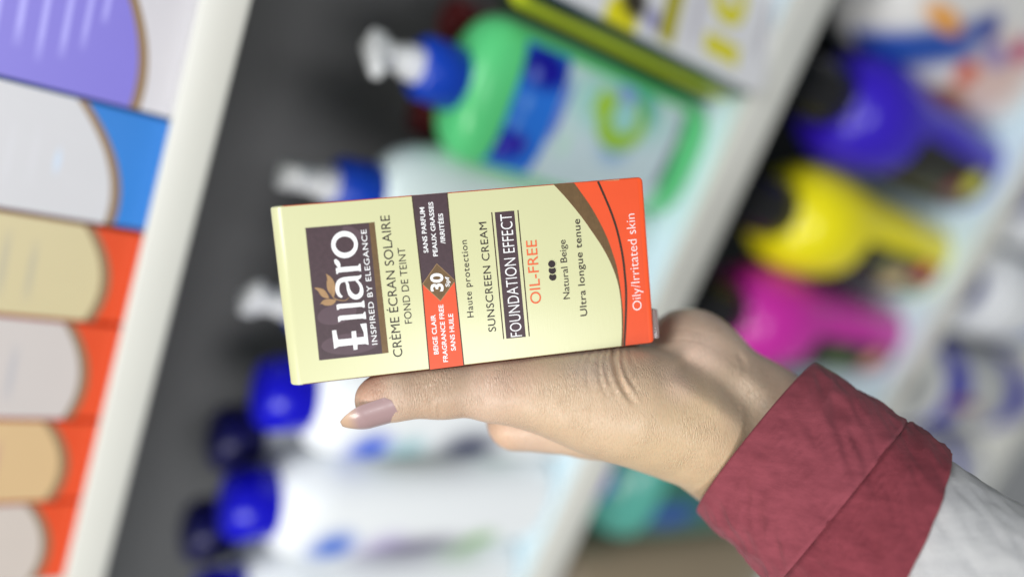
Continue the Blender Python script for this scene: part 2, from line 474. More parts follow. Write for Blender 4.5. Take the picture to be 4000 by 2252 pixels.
# ------------------------------------------------------------------ lower shelf: coloured cleaner bottles
M_bk = mat('black_cap_plastic', (0.010, 0.010, 0.011, 1), 0.3)
def cleaner(label, x, y, col, pic):
    t = thing('cleaner_bottle', label, 'bottle', (x, y, T3), 'coloured cleaner bottles on the lower shelf')
    m = mat('glossy_plastic', col, 0.28)
    loft('bottle_body', [(0, .040, .036, 2.5), (.004, .044, .040, 2.5), (.02, .045, .041, 2.5), (.14, .046, .042, 2.4), (.185, .048, .044, 2.3), (.212, .0525, .049, 2.2), (.234, .0535, .050, 2.1), (.254, .0525, .049, 2), (.270, .048, .045, 2), (.281, .040, .038, 2), (.287, .028, .028, 2), (.29, .022, .022, 2)], m, t)
    loft('cap', [(.284, .026, .026, 2), (.288, .0275, .0275, 2), (.322, .0265, .0265, 2), (.336, .021, .021, 2), (.340, .012, .012, 2)], M_bk, t, N=40)
    ml = mat('dark_floral_label', srgb(30, 28, 24), 0.4)
    paint(ml, [(k, cx * 1.1, cz, hx * 1.35, hz * 1.35, r0, colr, sf) for (k, cx, cz, hx, hz, r0, colr, sf) in pic], front=False)
    wrap('floral_label', .0458, .0418, 2.42, 0.014, 0.192, -214, -88, ml, t, off=0.0012, taper=0.05)
    return t
fl1 = [('ell', -.014, .045, .014, .018, 0, srgb(206, 206, 50), 0.5), ('ell', -.024, .075, .012, .016, 0, srgb(120, 26, 26), 0.6), ('ell', -.026, .12, .014, .026, 0, srgb(50, 52, 34), 0.7)]
fl2 = [('ell', -.010, .045, .013, .018, 0, srgb(214, 56, 60), 0.5), ('ell', -.024, .088, .015, .022, 0, srgb(206, 176, 130), 0.6), ('ell', -.016, .122, .010, .014, 0, srgb(160, 160, 100), 0.6), ('ell', -.028, .045, .012, .018, 0, srgb(50, 120, 70), 0.6)]
fl3 = [('ell', -.018, .12, .014, .022, 0, srgb(84, 110, 50), 0.6), ('ell', -.014, .05, .014, .02, 0, srgb(230, 150, 130), 0.6)]
cleaner('violet blue cleaner bottle with big black cap', 0.080, 0.425, srgb(52, 26, 186), fl1)
cleaner('bright yellow cleaner bottle with big black cap', -0.030, 0.425, srgb(236, 224, 16), fl2)
cleaner('magenta pink cleaner bottle with big black cap above the cuff', -0.137, 0.425, srgb(206, 44, 168), fl3)

# white detergent jug with coloured label at the right end of the lower shelf
jx, jy = 0.212, 0.440
jt = thing('detergent_jug', 'white detergent jug with blue cap and orange, blue and red label', 'jug', (jx, jy, T3))
mj = mat('jug_plastic', srgb(232, 230, 226), 0.35)
jl = []
jo = (jx, jy, T3)
YJ = 0.392
def band(lst, p0, p1, y, o, th, colr, soft):
    x0, z0 = L2(*p0, y, o); x1, z1 = L2(*p1, y, o)
    lst.append(('box', (x0 + x1) / 2, (z0 + z1) / 2, math.hypot(x1 - x0, z1 - z0) / 2, th, -math.degrees(math.atan2(z1 - z0, x1 - x0)), colr, soft))
mark(jl, 'ell', 3900, 300, YJ, jo, .050, .070, 0, srgb(226, 196, 186), 0.5)
band(jl, (3330, 270), (3900, 130), YJ, jo, .026, srgb(40, 84, 172), 0.5)
mark(jl, 'ell', 3860, 110, YJ, jo, .018, .022, 0, srgb(4, 46, 150), 0.5)
mark(jl, 'ell', 3690, 75, YJ, jo, .012, .040, 0, srgb(244, 170, 70), 0.45)
mark(jl, 'ell', 3470, 200, YJ, jo, .012, .026, 0, srgb(206, 90, 140), 0.5)
mark(jl, 'ell', 3790, 290, YJ, jo, .014, .024, 0, srgb(214, 80, 20), 0.45)
mark(jl, 'ell', 3890, 220, YJ, jo, .014, .026, 0, srgb(140, 120, 186), 0.5)
mark(jl, 'ell', 3990, 200, YJ, jo, .016, .026, 0, srgb(190, 40, 110), 0.45)
mark(jl, 'ell', 3780, 400, YJ, jo, .012, .040, 0, srgb(200, 130, 80), 0.45)
paint(mj, jl)
loft('jug_body', flask_secs(.084, .05, 0.30, 3.2, neck=0.024, sh=0.05), mj, jt)
loft('cap', [(.296, .028, .028, 2), (.30, .030, .030, 2), (.335, .029, .029, 2), (.340, .022, .022, 2)], M_blue, jt, N=40)

# teal bottle and taupe pouch bottle standing under the middle shelf
M_teal = mat('teal_plastic', srgb(84, 160, 146), 0.25, vary=0.05)
tx, ty = -0.330, 0.430
tt = thing('teal_bottle', 'dark teal bottle with royal blue cap, seen under the wrist', 'bottle', (tx, ty, T3))
mt_ = mat('teal_body_plastic', srgb(52, 106, 92), 0.3, vary=0.06)
tlm = []
mark(tlm, 'ell', 2600, 1990, 0.385, (tx, ty, T3), .022, .05, 0, srgb(44, 76, 160), 0.7)
paint(mt_, tlm)
loft('bottle_body', [(0, .068, .050, 2.5), (.005, .074, .056, 2.5), (.26, .074, .056, 2.4), (.315, .072, .054, 2.3)], mt_, tt)
loft('shoulder', [(.3152, .072, .054, 2.3), (.335, .067, .050, 2.2), (.352, .050, .038, 2.1), (.362, .030, .026, 2)], M_teal, tt)
loft('cap', [(.360, .032, .028, 2), (.364, .034, .030, 2), (.394, .033, .029, 2), (.398, .026, .024, 2)], M_navy, tt, N=40)
M_taupe = mat('taupe_plastic', srgb(138, 124, 102), 0.4, vary=0.05)
ut = thing('taupe_bottle', 'taupe bottle with blue cap at the bottom edge, beside the teal bottle', 'bottle', (-0.474, 0.430, T3))
loft('bottle_body', flask_secs(.064, .046, 0.366, 2.6, neck=0.026, sh=0.02), M_taupe, ut)
loft('cap', [(.362, .032, .028, 2), (.366, .034, .030, 2), (.394, .033, .029, 2), (.398, .026, .024, 2)], M_navy, ut, N=40)

# ------------------------------------------------------------------ bottom shelf: white canisters
M_band = mat('blue_band_print', srgb(10, 6, 176), 0.3)
M_pale = mat('pale_blue_print', srgb(120, 146, 196), 0.3)
def canister(label, x, y, H, r, bands, cap_m, red=False):
    t = thing('canister', label, 'canister', (x, y, T4), 'white canisters under the lower shelf')
    loft('canister_body', [(0, r * .96, r * .96, 2), (.004, r, r, 2), (H - .012, r, r, 2), (H - .004, r * .97, r * .97, 2), (H, r * .90, r * .90, 2)], M_white if not red else mat('canister_plastic', srgb(206, 208, 206), 0.35), t)
    for z0, z1, mm in bands:
        wrap('band', r, r, 2, z0, z1, -180, 0, mm, t)
    loft('cap', [(H, r * .55, r * .55, 2), (H + .004, r * .6, r * .6, 2), (H + .020, r * .58, r * .58, 2), (H + .024, r * .4, r * .4, 2)], cap_m, t, N=40)
    if red:
        wrap('red_stripe', r, r, 2, H - .13, H - .03, -96, -84, mat('dull_red_print', srgb(140, 70, 74), 0.4), t)
    return t
canister('white canister with two royal blue bands, right above the sleeve', -0.190, 0.430, 0.345, .064, [(.264, .338, M_band), (.050, .125, M_band)], mat('dark_grey_plastic', srgb(58, 58, 62), 0.4), True)
canister('white canister with navy cap and pale blue band below the yellow bottle', -0.045, 0.430, 0.325, .062, [(.12, .18, M_pale)], mat('navy_plastic', srgb(10, 26, 110), 0.3))
canister('white canister with navy cap at the right edge below the violet bottle', 0.088, 0.430, 0.325, .062, [(.12, .18, M_pale)], mat('navy_plastic', srgb(16, 30, 116), 0.3))
canister('white canister with grey cap behind the grey sleeve', -0.335, 0.430, 0.325, .062, [(.10, .14, M_band)], mat('grey_plastic', srgb(120, 116, 118), 0.4))

# ------------------------------------------------------------------ the held carton
MM = 0.001
def ploc(px, py, z):                                     # (pixel, depth in mm) -> hand frame in metres: x right, y up, z towards the viewer
    return np.array([(px - 2000) * z / F_PX, -(py - 1126) * z / F_PX, -z]) * MM
LEN = 125.0
quad = [(1048, 807), (2510, 690), (2557, 1339), (1131, 1509)]
rr = [ray(*p) for p in quad]
kz = np.linalg.solve(np.array([rr[1], -rr[2], rr[3]]).T, rr[0])
PQ = [rr[0], kz[0] * rr[1], kz[1] * rr[2], kz[2] * rr[3]]
sc_ = LEN / np.linalg.norm(PQ[1] - PQ[0])
PQ = [p * sc_ * MM for p in PQ]                          # corners, camera axes (x right, y down), metres
eu = (PQ[1] - PQ[0]); WU = np.linalg.norm(eu); eu /= WU
ev = (PQ[0] - PQ[3]); WV = np.linalg.norm(ev); ev -= eu * (ev @ eu); ev /= np.linalg.norm(ev)
FO = PQ[3]                                               # lower left corner of the front face
en = np.cross(eu, ev)
if en[2] > 0: en = -en                                   # outward, towards the camera
TH = 0.038
def fuv(px, py):
    r = ray(px, py)
    q = r * ((FO @ en) / (r @ en)) - FO
    return q @ eu, q @ ev
bxo = thing('cosmetic_carton', 'pale yellow sunscreen carton with orange base and plum logo panel, held in the hand', 'carton', (0, 0, 0))
MB = Matrix((tuple(d2w(eu)), tuple(d2w(ev)), tuple(d2w(en)))).transposed().to_4x4()
MB.translation = c2w(FO)
bxo.matrix_world = MB

def linen(m, sx, st):
    nt = m.node_tree; b = nt.nodes['Principled BSDF']
    tc = nt.nodes.new('ShaderNodeTexCoord')
    mp = nt.nodes.new('ShaderNodeMapping'); mp.inputs['Scale'].default_value = (sx, sx * 0.06, sx * 0.3)
    nz = nt.nodes.new('ShaderNodeTexNoise'); nz.inputs['Scale'].default_value = 1.0; nz.inputs['Detail'].default_value = 3
    bp = nt.nodes.new('ShaderNodeBump'); bp.inputs['Strength'].default_value = st; bp.inputs['Distance'].default_value = 0.0001
    nt.links.new(tc.outputs['Object'], mp.inputs[0]); nt.links.new(mp.outputs[0], nz.inputs['Vector'])
    nt.links.new(nz.outputs['Fac'], bp.inputs['Height']); nt.links.new(bp.outputs['Normal'], b.inputs['Normal'])
    return m
CREAM = (0.635, 0.635, 0.368, 1)
M_cream = linen(mat('cream_card', CREAM, 0.38, vary=0.015, vscale=30), 2600, 0.25)
M_orange = linen(mat('orange_card', srgb(226, 82, 40), 0.40, vary=0.05, vscale=120), 2600, 0.25)
M_plum = linen(mat('plum_ink', srgb(70, 51, 57), 0.42, vary=0.30, vscale=700), 2600, 0.35)
M_plum2 = linen(mat('plum_ink_light', srgb(88, 68, 76), 0.42, vary=0.10, vscale=300), 2600, 0.35)
M_gold = linen(mat('bronze_foil', srgb(112, 88, 58), 0.42, metal=0.35, vary=0.25, vscale=500), 2600, 0.5)
M_goldl = linen(mat('gold_foil', srgb(168, 134, 96), 0.40, metal=0.3, vary=0.2, vscale=700), 2600, 0.5)
M_dkgold = linen(mat('dark_bronze_foil', srgb(64, 46, 34), 0.42, metal=0.2), 2600, 0.4)
M_ink = mat('dark_ink', srgb(40, 26, 28), 0.5)
M_wink = mat('white_ink', srgb(240, 240, 240), 0.5)
M_oink = mat('orange_ink', srgb(228, 100, 56), 0.5)

# body: rounded tuck flap on the near end, crisp folds elsewhere
bm = bmesh.new()
bmesh.ops.create_cube(bm, size=1)
for v in bm.verts:
    v.co = Vector(((v.co.x + .5) * WU, (v.co.y + .5) * WV, (v.co.z - .5) * TH))
flap = [e for e in bm.edges if all(v.co.x < 1e-6 for v in e.verts) and abs(e.verts[0].co.z - e.verts[1].co.z) < 1e-6]
bmesh.ops.bevel(bm, geom=flap, offset=0.0042, segments=7, profile=0.5, affect='EDGES')
corner = [e for e in bm.edges if all(v.co.x > WU - 1e-6 for v in e.verts) and abs(e.verts[0].co.y - e.verts[1].co.y) < 1e-6]
bmesh.ops.bevel(bm, geom=corner, offset=0.0017, segments=4, profile=0.5, affect='EDGES')
crisp = [e for e in bm.edges if e.calc_face_angle(0) > math.radians(60)]
bmesh.ops.bevel(bm, geom=crisp, offset=0.0007, segments=3, profile=0.5, affect='EDGES')
for f_ in bm.faces:
    c_ = f_.calc_center_median()
    n_ = f_.normal
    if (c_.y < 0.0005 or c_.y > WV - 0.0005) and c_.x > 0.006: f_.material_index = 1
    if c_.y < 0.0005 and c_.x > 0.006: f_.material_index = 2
    if c_.x > WU - 0.0006: f_.material_index = 1
M_body = linen(mat('cream_carton_card', CREAM, 0.30, vary=0.015, vscale=30), 2600, 0.25)
paint(M_body, [('box', WU, -0.5, 0.0085, 1.0, 0, srgb(238, 88, 44), 0.001)], front=False)
bm_obj('carton_body', bm, [M_body, M_orange, mat('contact_shadow_card', srgb(112, 58, 36), 0.45)], bxo, angle=25)  # bottom side darkened in colour for the contact shadow above the thumb

def poly(name, loops, m, z, parent=bxo):
    """Flat printed shapes: loops = list of closed outlines in photo marks."""
    bm = bmesh.new()
    for lp in loops:
        vs = [bm.verts.new((*fuv(*p), z)) for p in lp]
        f_ = bm.faces.new(vs)
    bmesh.ops.triangulate(bm, faces=bm.faces[:])
    bm.normal_update()
    for f_ in bm.faces:
        if f_.normal.z < 0: f_.normal_flip()
    me = bpy.data.meshes.new(name); bm.to_mesh(me); bm.free()
    me.materials.append(m)
    o = bpy.data.objects.new(name, me); COL.objects.link(o); o.parent = parent
    return o
def stroke(pts):
    """Variable width stroke -> quads."""
    out = []
    L, Rr = [], []
    for i, (x, y, wd) in enumerate(pts):
        a = pts[max(0, i - 1)]; b = pts[min(len(pts) - 1, i + 1)]
        dx, dy = b[0] - a[0], b[1] - a[1]
        l = math.hypot(dx, dy) or 1
        nx, ny = -dy / l * wd / 2, dx / l * wd / 2
        L.append((x + nx, y + ny)); Rr.append((x - nx, y - ny))
    for i in range(len(pts) - 1):
        out.append([L[i], L[i + 1], Rr[i + 1], Rr[i]])
    return out
def smooth_pts(pts, n=6):
    out = []
    P = [np.array(p, float) for p in pts]
    for i in range(len(P) - 1):
        p0, p1, p2, p3 = P[max(0, i - 1)], P[i], P[i + 1], P[min(len(P) - 1, i + 2)]
        for k in range(n):
            t = k / n
            out.append(tuple(0.5 * ((2 * p1) + (-p0 + p2) * t + (2 * p0 - 5 * p1 + 4 * p2 - p3) * t * t + (-p0 + 3 * p1 - 3 * p2 + p3) * t ** 3)))
    out.append(tuple(P[-1]))
    return out
def mk(ox, oy, s):
    return lambda *pts: [(ox + p[0] / s, oy + p[1] / s) for p in pts]
C1 = mk(1000, 650, 1.5594)
C2 = mk(1600, 740, 2.0731)
C3 = mk(1780, 780, 2.4167)
C4 = mk(2040, 820, 2.9)
C8 = mk(2050, 650, 1.9333)
LG = mk(1180, 840, 2.4158)
def ellp(cx, cy, rx, ry, n=40, rot=0):
    c, s = math.cos(rot), math.sin(rot)
    return [(cx + rx * math.cos(t) * c - ry * math.sin(t) * s, cy + rx * math.cos(t) * s + ry * math.sin(t) * c) for t in [2 * math.pi * i / n for i in range(n)]]
def annulus(cx, cy, rx, ry, ix, iy, n=40, dx=0, dy=0):
    a, b = ellp(cx, cy, rx, ry, n), ellp(cx + dx, cy + dy, ix, iy, n)
    return [[a[i], a[(i + 1) % n], b[(i + 1) % n], b[i]] for i in range(n)]
Z1, Z2, Z3, Z4, Z5 = 0.00004, 0.00008, 0.00012, 0.00016, 0.00020

# orange base with the bronze sweep
gl = smooth_pts(C8((213, 132), (300, 225), (380, 320), (450, 410), (520, 510), (580, 600), (630, 690), (670, 780), (700, 870), (718, 960), (728, 1060), (732, 1160), (732, 1260), (727, 1357)), 3)
gr = smooth_pts(C8((372, 124), (430, 205), (490, 290), (540, 375), (590, 470), (630, 560), (662, 650), (690, 740), (708, 830), (722, 920), (733, 1010), (740, 1080), (744, 1160), (744, 1260), (740, 1355)), 3)
endr = [(2553, 1334), (2507, 696)]
bm = bmesh.new()
NL = len(gl)
rowA = [bm.verts.new((*fuv(*p), Z1)) for p in gl]
rowB = [bm.verts.new((WU - 0.0020, min(max(fuv(*p)[1], 0.0007), WV - 0.0007), Z1)) for p in gl]
for i in range(NL - 1): bm.faces.new((rowA[i], rowA[i + 1], rowB[i + 1], rowB[i]))
bm_obj('orange_base', bm, M_orange, bxo, smooth=False)
def ribbon(a, b, n=40):
    def res(p):
        P = np.array(p); d = np.r_[0, np.cumsum(np.linalg.norm(np.diff(P, axis=0), axis=1))]
        t = np.linspace(0, d[-1], n)
        return np.c_[np.interp(t, d, P[:, 0]), np.interp(t, d, P[:, 1])]
    A, B = res(a), res(b)
    return [[tuple(A[i]), tuple(A[i + 1]), tuple(B[i + 1]), tuple(B[i])] for i in range(n - 1)]
poly('bronze_sweep', ribbon(gl, gr), M_gold, Z2)
dl = smooth_pts(C8((552, 114), (600, 222), (650, 342), (690, 460), (720, 580), (742, 700), (755, 820), (763, 920), (764, 1020), (762, 1120), (758, 1220), (750, 1352)), 3)
poly('bronze_line', stroke([(x, y, 8.5) for x, y in dl]), M_dkgold, Z3)

# plum and orange band with the SPF diamond
b_tl, b_tr, b_br, b_bl = C1((950, 177), (1163, 159), (1266, 1209), (1057, 1236))
dia = C2((220, 597), (371, 738), (250, 903), (101, 765))
def lerp(a, b, t): return (a[0] + (b[0] - a[0]) * t, a[1] + (b[1] - a[1]) * t)
ml_, mr_ = C1((1012, 722))[0], C1((1213, 704))[0]
poly('plum_band', [[b_tl, b_tr, mr_, ml_]], M_plum, Z1)
poly('orange_band', [[ml_, mr_, b_br, b_bl]], M_orange, Z1)
poly('band_border', stroke([(*b_tl, 4), (*ml_, 4), (*b_bl, 4)]) + stroke([(*b_tr, 4), (*mr_, 4), (*b_br, 4)]), M_dkgold, Z2)
poly('spf_diamond', [dia], M_goldl, Z2)
cd = (sum(p[0] for p in dia) / 4, sum(p[1] for p in dia) / 4)
poly('spf_diamond_field', [[lerp(p, cd, 0.045) for p in dia]], M_gold, Z3)

# logo panel
lp = C1((300, 374), (688, 342), (770, 1138), (385, 1180))
lo = poly('logo_panel', [lp], M_plum, Z1)
for sw in ((455, 1212, 275, 98, 40, -0.09), (330, 930, 190, 95, 40, -0.25), (480, 165, 110, 45, 30, 0.5)):
    poly('panel_swirl', [LG(*ellp(*sw))], M_plum2, Z2, lo)
poly('bronze_strip', [C1((688, 342), (722, 338), (808, 1133), (770, 1138))], M_gold, Z1)
E_ = [(283, 1088), (322, 1082), (330, 1135), (342, 1172), (470, 1160), (466, 1095), (508, 1090), (515, 1153), (585, 1145), (580, 1100), (548, 1025), (607, 1018), (628, 1222), (600, 1212), (522, 1218), (524, 1264), (487, 1269), (482, 1222), (345, 1237), (303, 1260)]
l1_ = [(338, 960), (356, 948), (575, 930), (588, 910), (597, 910), (606, 975), (592, 978), (570, 972), (370, 990), (352, 1006), (342, 1006)]
l2_ = [(325, 848), (345, 838), (560, 822), (577, 803), (585, 803), (593, 868), (580, 870), (560, 862), (355, 880), (340, 893), (330, 893)]
r_ = [(318, 500), (400, 487), (530, 478), (540, 458), (551, 458), (557, 528), (545, 530), (535, 522), (345, 540), (335, 555), (325, 556)]
letters = [LG(*E_), LG(*l1_), LG(*l2_), LG(*r_)]
for st in ([(378, 772, 20), (352, 752, 30), (333, 708, 36), (337, 655, 38), (362, 618, 42), (420, 603, 44), (510, 594, 42), (545, 580, 26), (556, 562, 8)],
           [(408, 616, 18), (428, 648, 26), (438, 700, 30), (462, 748, 42), (505, 772, 46), (548, 752, 44), (562, 705, 34), (548, 655, 26), (512, 612, 22)],
           [(352, 496, 22), (340, 462, 40), (322, 436, 38), (309, 418, 16)]):
    letters += [LG(*q) for q in stroke(smooth_pts(st, 4))]
letters += [LG(*q) for q in annulus(401, 277, 126, 128, 87, 77, dx=2, dy=0)]
poly('logo_lettering', letters, M_wink, Z3, lo)
leaves = [LG(*smooth_pts([(225, 550), (275, 585), (308, 640), (313, 700), (302, 765), (270, 745), (240, 700), (232, 640), (238, 600), (225, 550)], 3)[:-1]),
          LG(*smooth_pts([(115, 682), (160, 685), (205, 700), (235, 735), (255, 780), (215, 778), (180, 760), (158, 725), (115, 682)], 3)[:-1]),
          LG(*smooth_pts([(170, 842), (195, 805), (235, 790), (280, 792), (322, 800), (300, 835), (260, 850), (215, 850), (190, 835), (170, 842)], 3)[:-1])]
leaves += [LG(*q) for q in stroke(smooth_pts([(262, 700, 4), (285, 760, 7), (318, 790, 9), (360, 802, 8), (410, 802, 7), (442, 775, 4)], 4))]
poly('leaf_emblem', leaves, M_goldl, Z4, lo)

# FOUNDATION EFFECT block and its rules
poly('plum_block', [C3((368, 118), (552, 102), (662, 1292), (478, 1310))], M_plum, Z1)
poly('rule', stroke([(*C3((340, 118))[0], 4.5), (*C3((453, 1312))[0], 4.5)]), M_dkgold, Z1)
poly('rule', stroke([(*C3((587, 97))[0], 4.5), (*C3((695, 1287))[0], 4.5)]), M_dkgold, Z1)

def letter(name, body, p0, p1, h, m, z=Z3, bold=0.0, spacing=1.0):
    V, Fc = text_mesh(body, bold, spacing)
    Hh = max(v.y for v in text_mesh('H', bold, 1.0)[0])
    x0 = min(v.x for v in V); x1 = max(v.x for v in V)
    a, b = np.array(fuv(*p0)), np.array(fuv(*p1))
    d = b - a; Ld = np.linalg.norm(d); d /= Ld
    up = np.array([-d[1], d[0]])
    hq = np.array(fuv(p0[0] - h, p0[1] + h * 0.09)) - a
    hm = abs(hq @ up)
    out = []
    for v in V:
        q = a + d * ((v.x - x0) / (x1 - x0) * Ld) + up * (v.y / Hh * hm)
        out.append((q[0], q[1], z))
    return mesh_obj(name, out, Fc, m, bxo, smooth=False)
def P(f, x, y): return f((x, y))[0]
letter('lettering', 'CRÈME ÉCRAN SOLAIRE', P(C1, 893, 1155), P(C1, 812, 297), 35, M_ink, bold=-0.004)
letter('lettering', 'FOND DE TEINT', (1610, 1261), (1581, 966), 28, M_ink, bold=-0.006)
letter('lettering', 'INSPIRED BY ELEGANCE', P(LG, 712, 1216), P(LG, 606, 134), 21, M_wink, Z4, 0.004, 1.1)
letter('lettering', 'SANS PARFUM', P(C2, 152, 510), P(C2, 118, 143), 18, M_wink, Z2, 0.018, 1.0)
letter('lettering', 'PEAUX GRASSES', P(C2, 228, 538), P(C2, 188, 100), 17.5, M_wink, Z2, 0.018, 1.0)
letter('lettering', '/IRRITÉES', P(C2, 290, 437), P(C2, 268, 192), 17.5, M_wink, Z2, 0.018, 1.0)
letter('lettering', 'BEIGE CLAIR', P(C2, 235, 1330), P(C2, 207, 1010), 18, M_wink, Z2, 0.018, 1.0)
letter('lettering', 'FRAGRANCE FREE', P(C2, 311, 1392), P(C2, 271, 930), 18, M_wink, Z2, 0.018, 1.0)
letter('lettering', 'SANS HUILE', P(C2, 374, 1300), P(C2, 350, 1003), 18, M_wink, Z2, 0.018, 1.0)
letter('lettering', '30', P(C2, 271, 822), P(C2, 266, 675), 48, M_wink, Z5, 0.03, 1.0)
letter('lettering', 'Spf', P(C2, 322, 785), P(C2, 318, 703), 15, M_wink, Z5, 0.02, 1.0)
letter('lettering', 'Haute protection', P(C3, 170, 1105), P(C3, 103, 380), 25, M_ink, bold=0.0, spacing=1.1)
letter('lettering', 'SUNSCREEN CREAM', P(C3, 381, 1238), P(C3, 288, 208), 29, M_ink, bold=0.0, spacing=1.05)
letter('lettering', 'FOUNDATION EFFECT', P(C3, 627, 1283), P(C3, 527, 130), 44, M_wink, Z3, -0.006)
letter('lettering', 'OIL-FREE', P(C4, 215, 1053), P(C4, 160, 338), 41, M_oink, bold=0.0)
letter('lettering', 'Natural Beige', P(C4, 540, 1003), P(C4, 487, 335), 25.5, M_ink, bold=0.0)
letter('lettering', 'Ultra longue tenue', P(C4, 735, 1195), P(C4, 650, 100), 26, M_ink, bold=0.006, spacing=1.05)
letter('lettering', 'Oily/Irritated skin', P(C8, 883, 1080), P(C8, 828, 355), 34, M_wink, Z3, -0.012, 1.0)
for k, (cx, cy, r0) in enumerate(((345, 757, 42), (340, 682, 42), (334, 610, 42))):
    if k: poly('shade_dot_gap', [C4(*ellp(cx, cy, r0 + 8, r0 + 8))], M_cream, Z1 + k * 0.00004)
    poly('shade_dot', [C4(*ellp(cx, cy, r0, r0))], M_ink, Z1 + 0.00002 + k * 0.00004)

# clear plastic corner of a sleeve peeking out at the far end of the carton
M_clear = mat('clear_plastic', (0.92, 0.92, 0.90, 1), 0.10, trans=0.85)
u1 = WU
bevel_box('plastic_edge', WU + 0.0002, WU + 0.0024, 0.0012, 0.0118, -0.010, -0.0008, 0.0006, M_clear, bxo)

# ------------------------------------------------------------------ the hand (one continuous skin) and its clothes
GSP = 0.0010
prims = []
def cone(a, b, ra, rb, k=6):
    prims.append((ploc(*a), ploc(*b), ra * MM, rb * MM, k * MM))
# thumb
cone((1480, 1560, 246), (1560, 1531, 248), 8.1, 8.6, 4)
cone((1560, 1531, 248), (1720, 1514, 251), 8.6, 9.4, 5)
cone((1720, 1514, 251), (1950, 1516, 254), 9.4, 10.9, 6)
cone((1950, 1516, 254), (2130, 1526, 257), 10.9, 13.4, 6)
cone((2130, 1526, 257), (2300, 1556, 259), 13.4, 17.0, 8)
cone((2300, 1556, 259), (2450, 1577, 262), 17.0, 19.6, 8)
cone((2450, 1577, 262), (2640, 1620, 269), 19.6, 21.5, 9)
cone((2640, 1620, 269), (2864, 1776, 276), 21.0, 19.3, 10)
# heel of the palm and forearm
cone((2690, 1417, 283), (2960, 1630, 278), 19.6, 18.6, 8)
cone((2600, 1440, 290), (2690, 1417, 285), 16.0, 19.6, 8)
def raw(a, b, ra, rb, k):
    prims.append((a, b, ra * MM, rb * MM, k * MM))
d_ax = np.array([0.777 * 0.89, -0.629 * 0.89, 0.455]); d_ax /= np.linalg.norm(d_ax)
e_ax = np.array([0.629, 0.777, 0.0])
m_ax = np.cross(d_ax, e_ax); m_ax = m_ax if m_ax[2] > 0 else -m_ax
CC = ploc(2955, 1712, 275)
for sg in (1, -1):
    w0 = ploc(2975, 1632, 278) if sg > 0 else ploc(2864, 1776, 277)
    raw(w0, CC + d_ax * 0.075 + e_ax * 0.010 * sg, 19.2, 20.0, 10)
# palm
cone((2015, 1645, 276), (2300, 1648, 274), 10.8, 13.0, 2.5)
cone((2300, 1648, 274), (2640, 1665, 272), 13.0, 18.5, 3)
cone((2085, 1540, 302), (2650, 1560, 290), 11.0, 17.0, 8)
cone((2155, 1440, 311), (2680, 1500, 292), 10.5, 17.0, 8)
cone((2235, 1360, 316), (2690, 1430, 292), 9.5, 16.0, 8)
# fingers behind the carton
def finger(pts, k=3.0):
    for (a, b) in zip(pts[:-1], pts[1:]):
        cone(a[:3], b[:3], a[3], b[3], k)
finger([(2015, 1640, 277, 10.2), (1915, 1340, 299, 8.8), (1800, 1195, 295, 7.8), (1720, 1110, 289, 7.0)])
finger([(2085, 1540, 302, 10.2), (1990, 1190, 307, 8.8), (1870, 1040, 300, 7.9), (1800, 965, 291, 7.0)])
finger([(2155, 1440, 311, 10.0), (2085, 1085, 313, 8.4), (1985, 940, 305, 7.6), (1925, 885, 296, 6.8)])
finger([(2235, 1360, 316, 9.2), (2215, 1085, 316, 7.6), (2145, 965, 308, 6.8), (2095, 905, 300, 6.0)])

# carton frame expressed in hand axes
flip = np.array([1, -1, -1.])
h_o, h_u, h_v, h_n = FO * flip, eu * flip, ev * flip, en * flip
def sdf(p):
    d = None
    for a, b, ra, rb, k in prims:
        ba = b - a
        L2_ = ba @ ba
        t = np.clip(((p - a) @ ba) / L2_, 0, 1)
        q = np.linalg.norm(p - (a + t[..., None] * ba), axis=-1) - (ra + (rb - ra) * t)
        if d is None: d = q
        else:
            h = np.maximum(k - np.abs(d - q), 0) / k
            d = np.minimum(d, q) - h * h * k * 0.25
    # the tendon groove between thumb base and palm heel
    for a, b, ra, rb, k, dep in GROOVES:
        ba = b - a
        t = np.clip(((p - a) @ ba) / (ba @ ba), 0, 1)
        q = np.linalg.norm(p - (a + t[..., None] * ba), axis=-1)
        wd = ra + (rb - ra) * t
        d = d + dep * np.exp(-(q / wd) ** 2)
    d = d + fold_field(p)
    # flesh yields to the carton
    r = p - h_o
    lu, lv, ln = r @ h_u, r @ h_v, r @ h_n
    bx = np.stack([np.abs(lu - WU / 2) - WU / 2, np.abs(lv - WV / 2) - WV / 2, np.abs(ln + TH / 2) - TH / 2], -1)
    db = np.linalg.norm(np.maximum(bx, 0), axis=-1) + np.minimum(bx.max(-1), 0)
    kb = 0.0012
    cut = 0.0002 - db
    h = np.maximum(kb - np.abs(d - cut), 0) / kb
    return np.maximum(d, cut) + h * h * kb * 0.25
GROOVES = []
def groove(pts, wd, dep):
    for a, b in zip(pts[:-1], pts[1:]):
        GROOVES.append((ploc(*a), ploc(*b), wd * MM, wd * MM, 0, dep * MM))
# folds at the root of the thumb
FOLDS = []
def fold(pts, wd, dep, zr=(225, 268)):
    P_ = smooth_pts(pts, 4)
    FOLDS.append((np.array(P_), wd, dep * MM, zr))
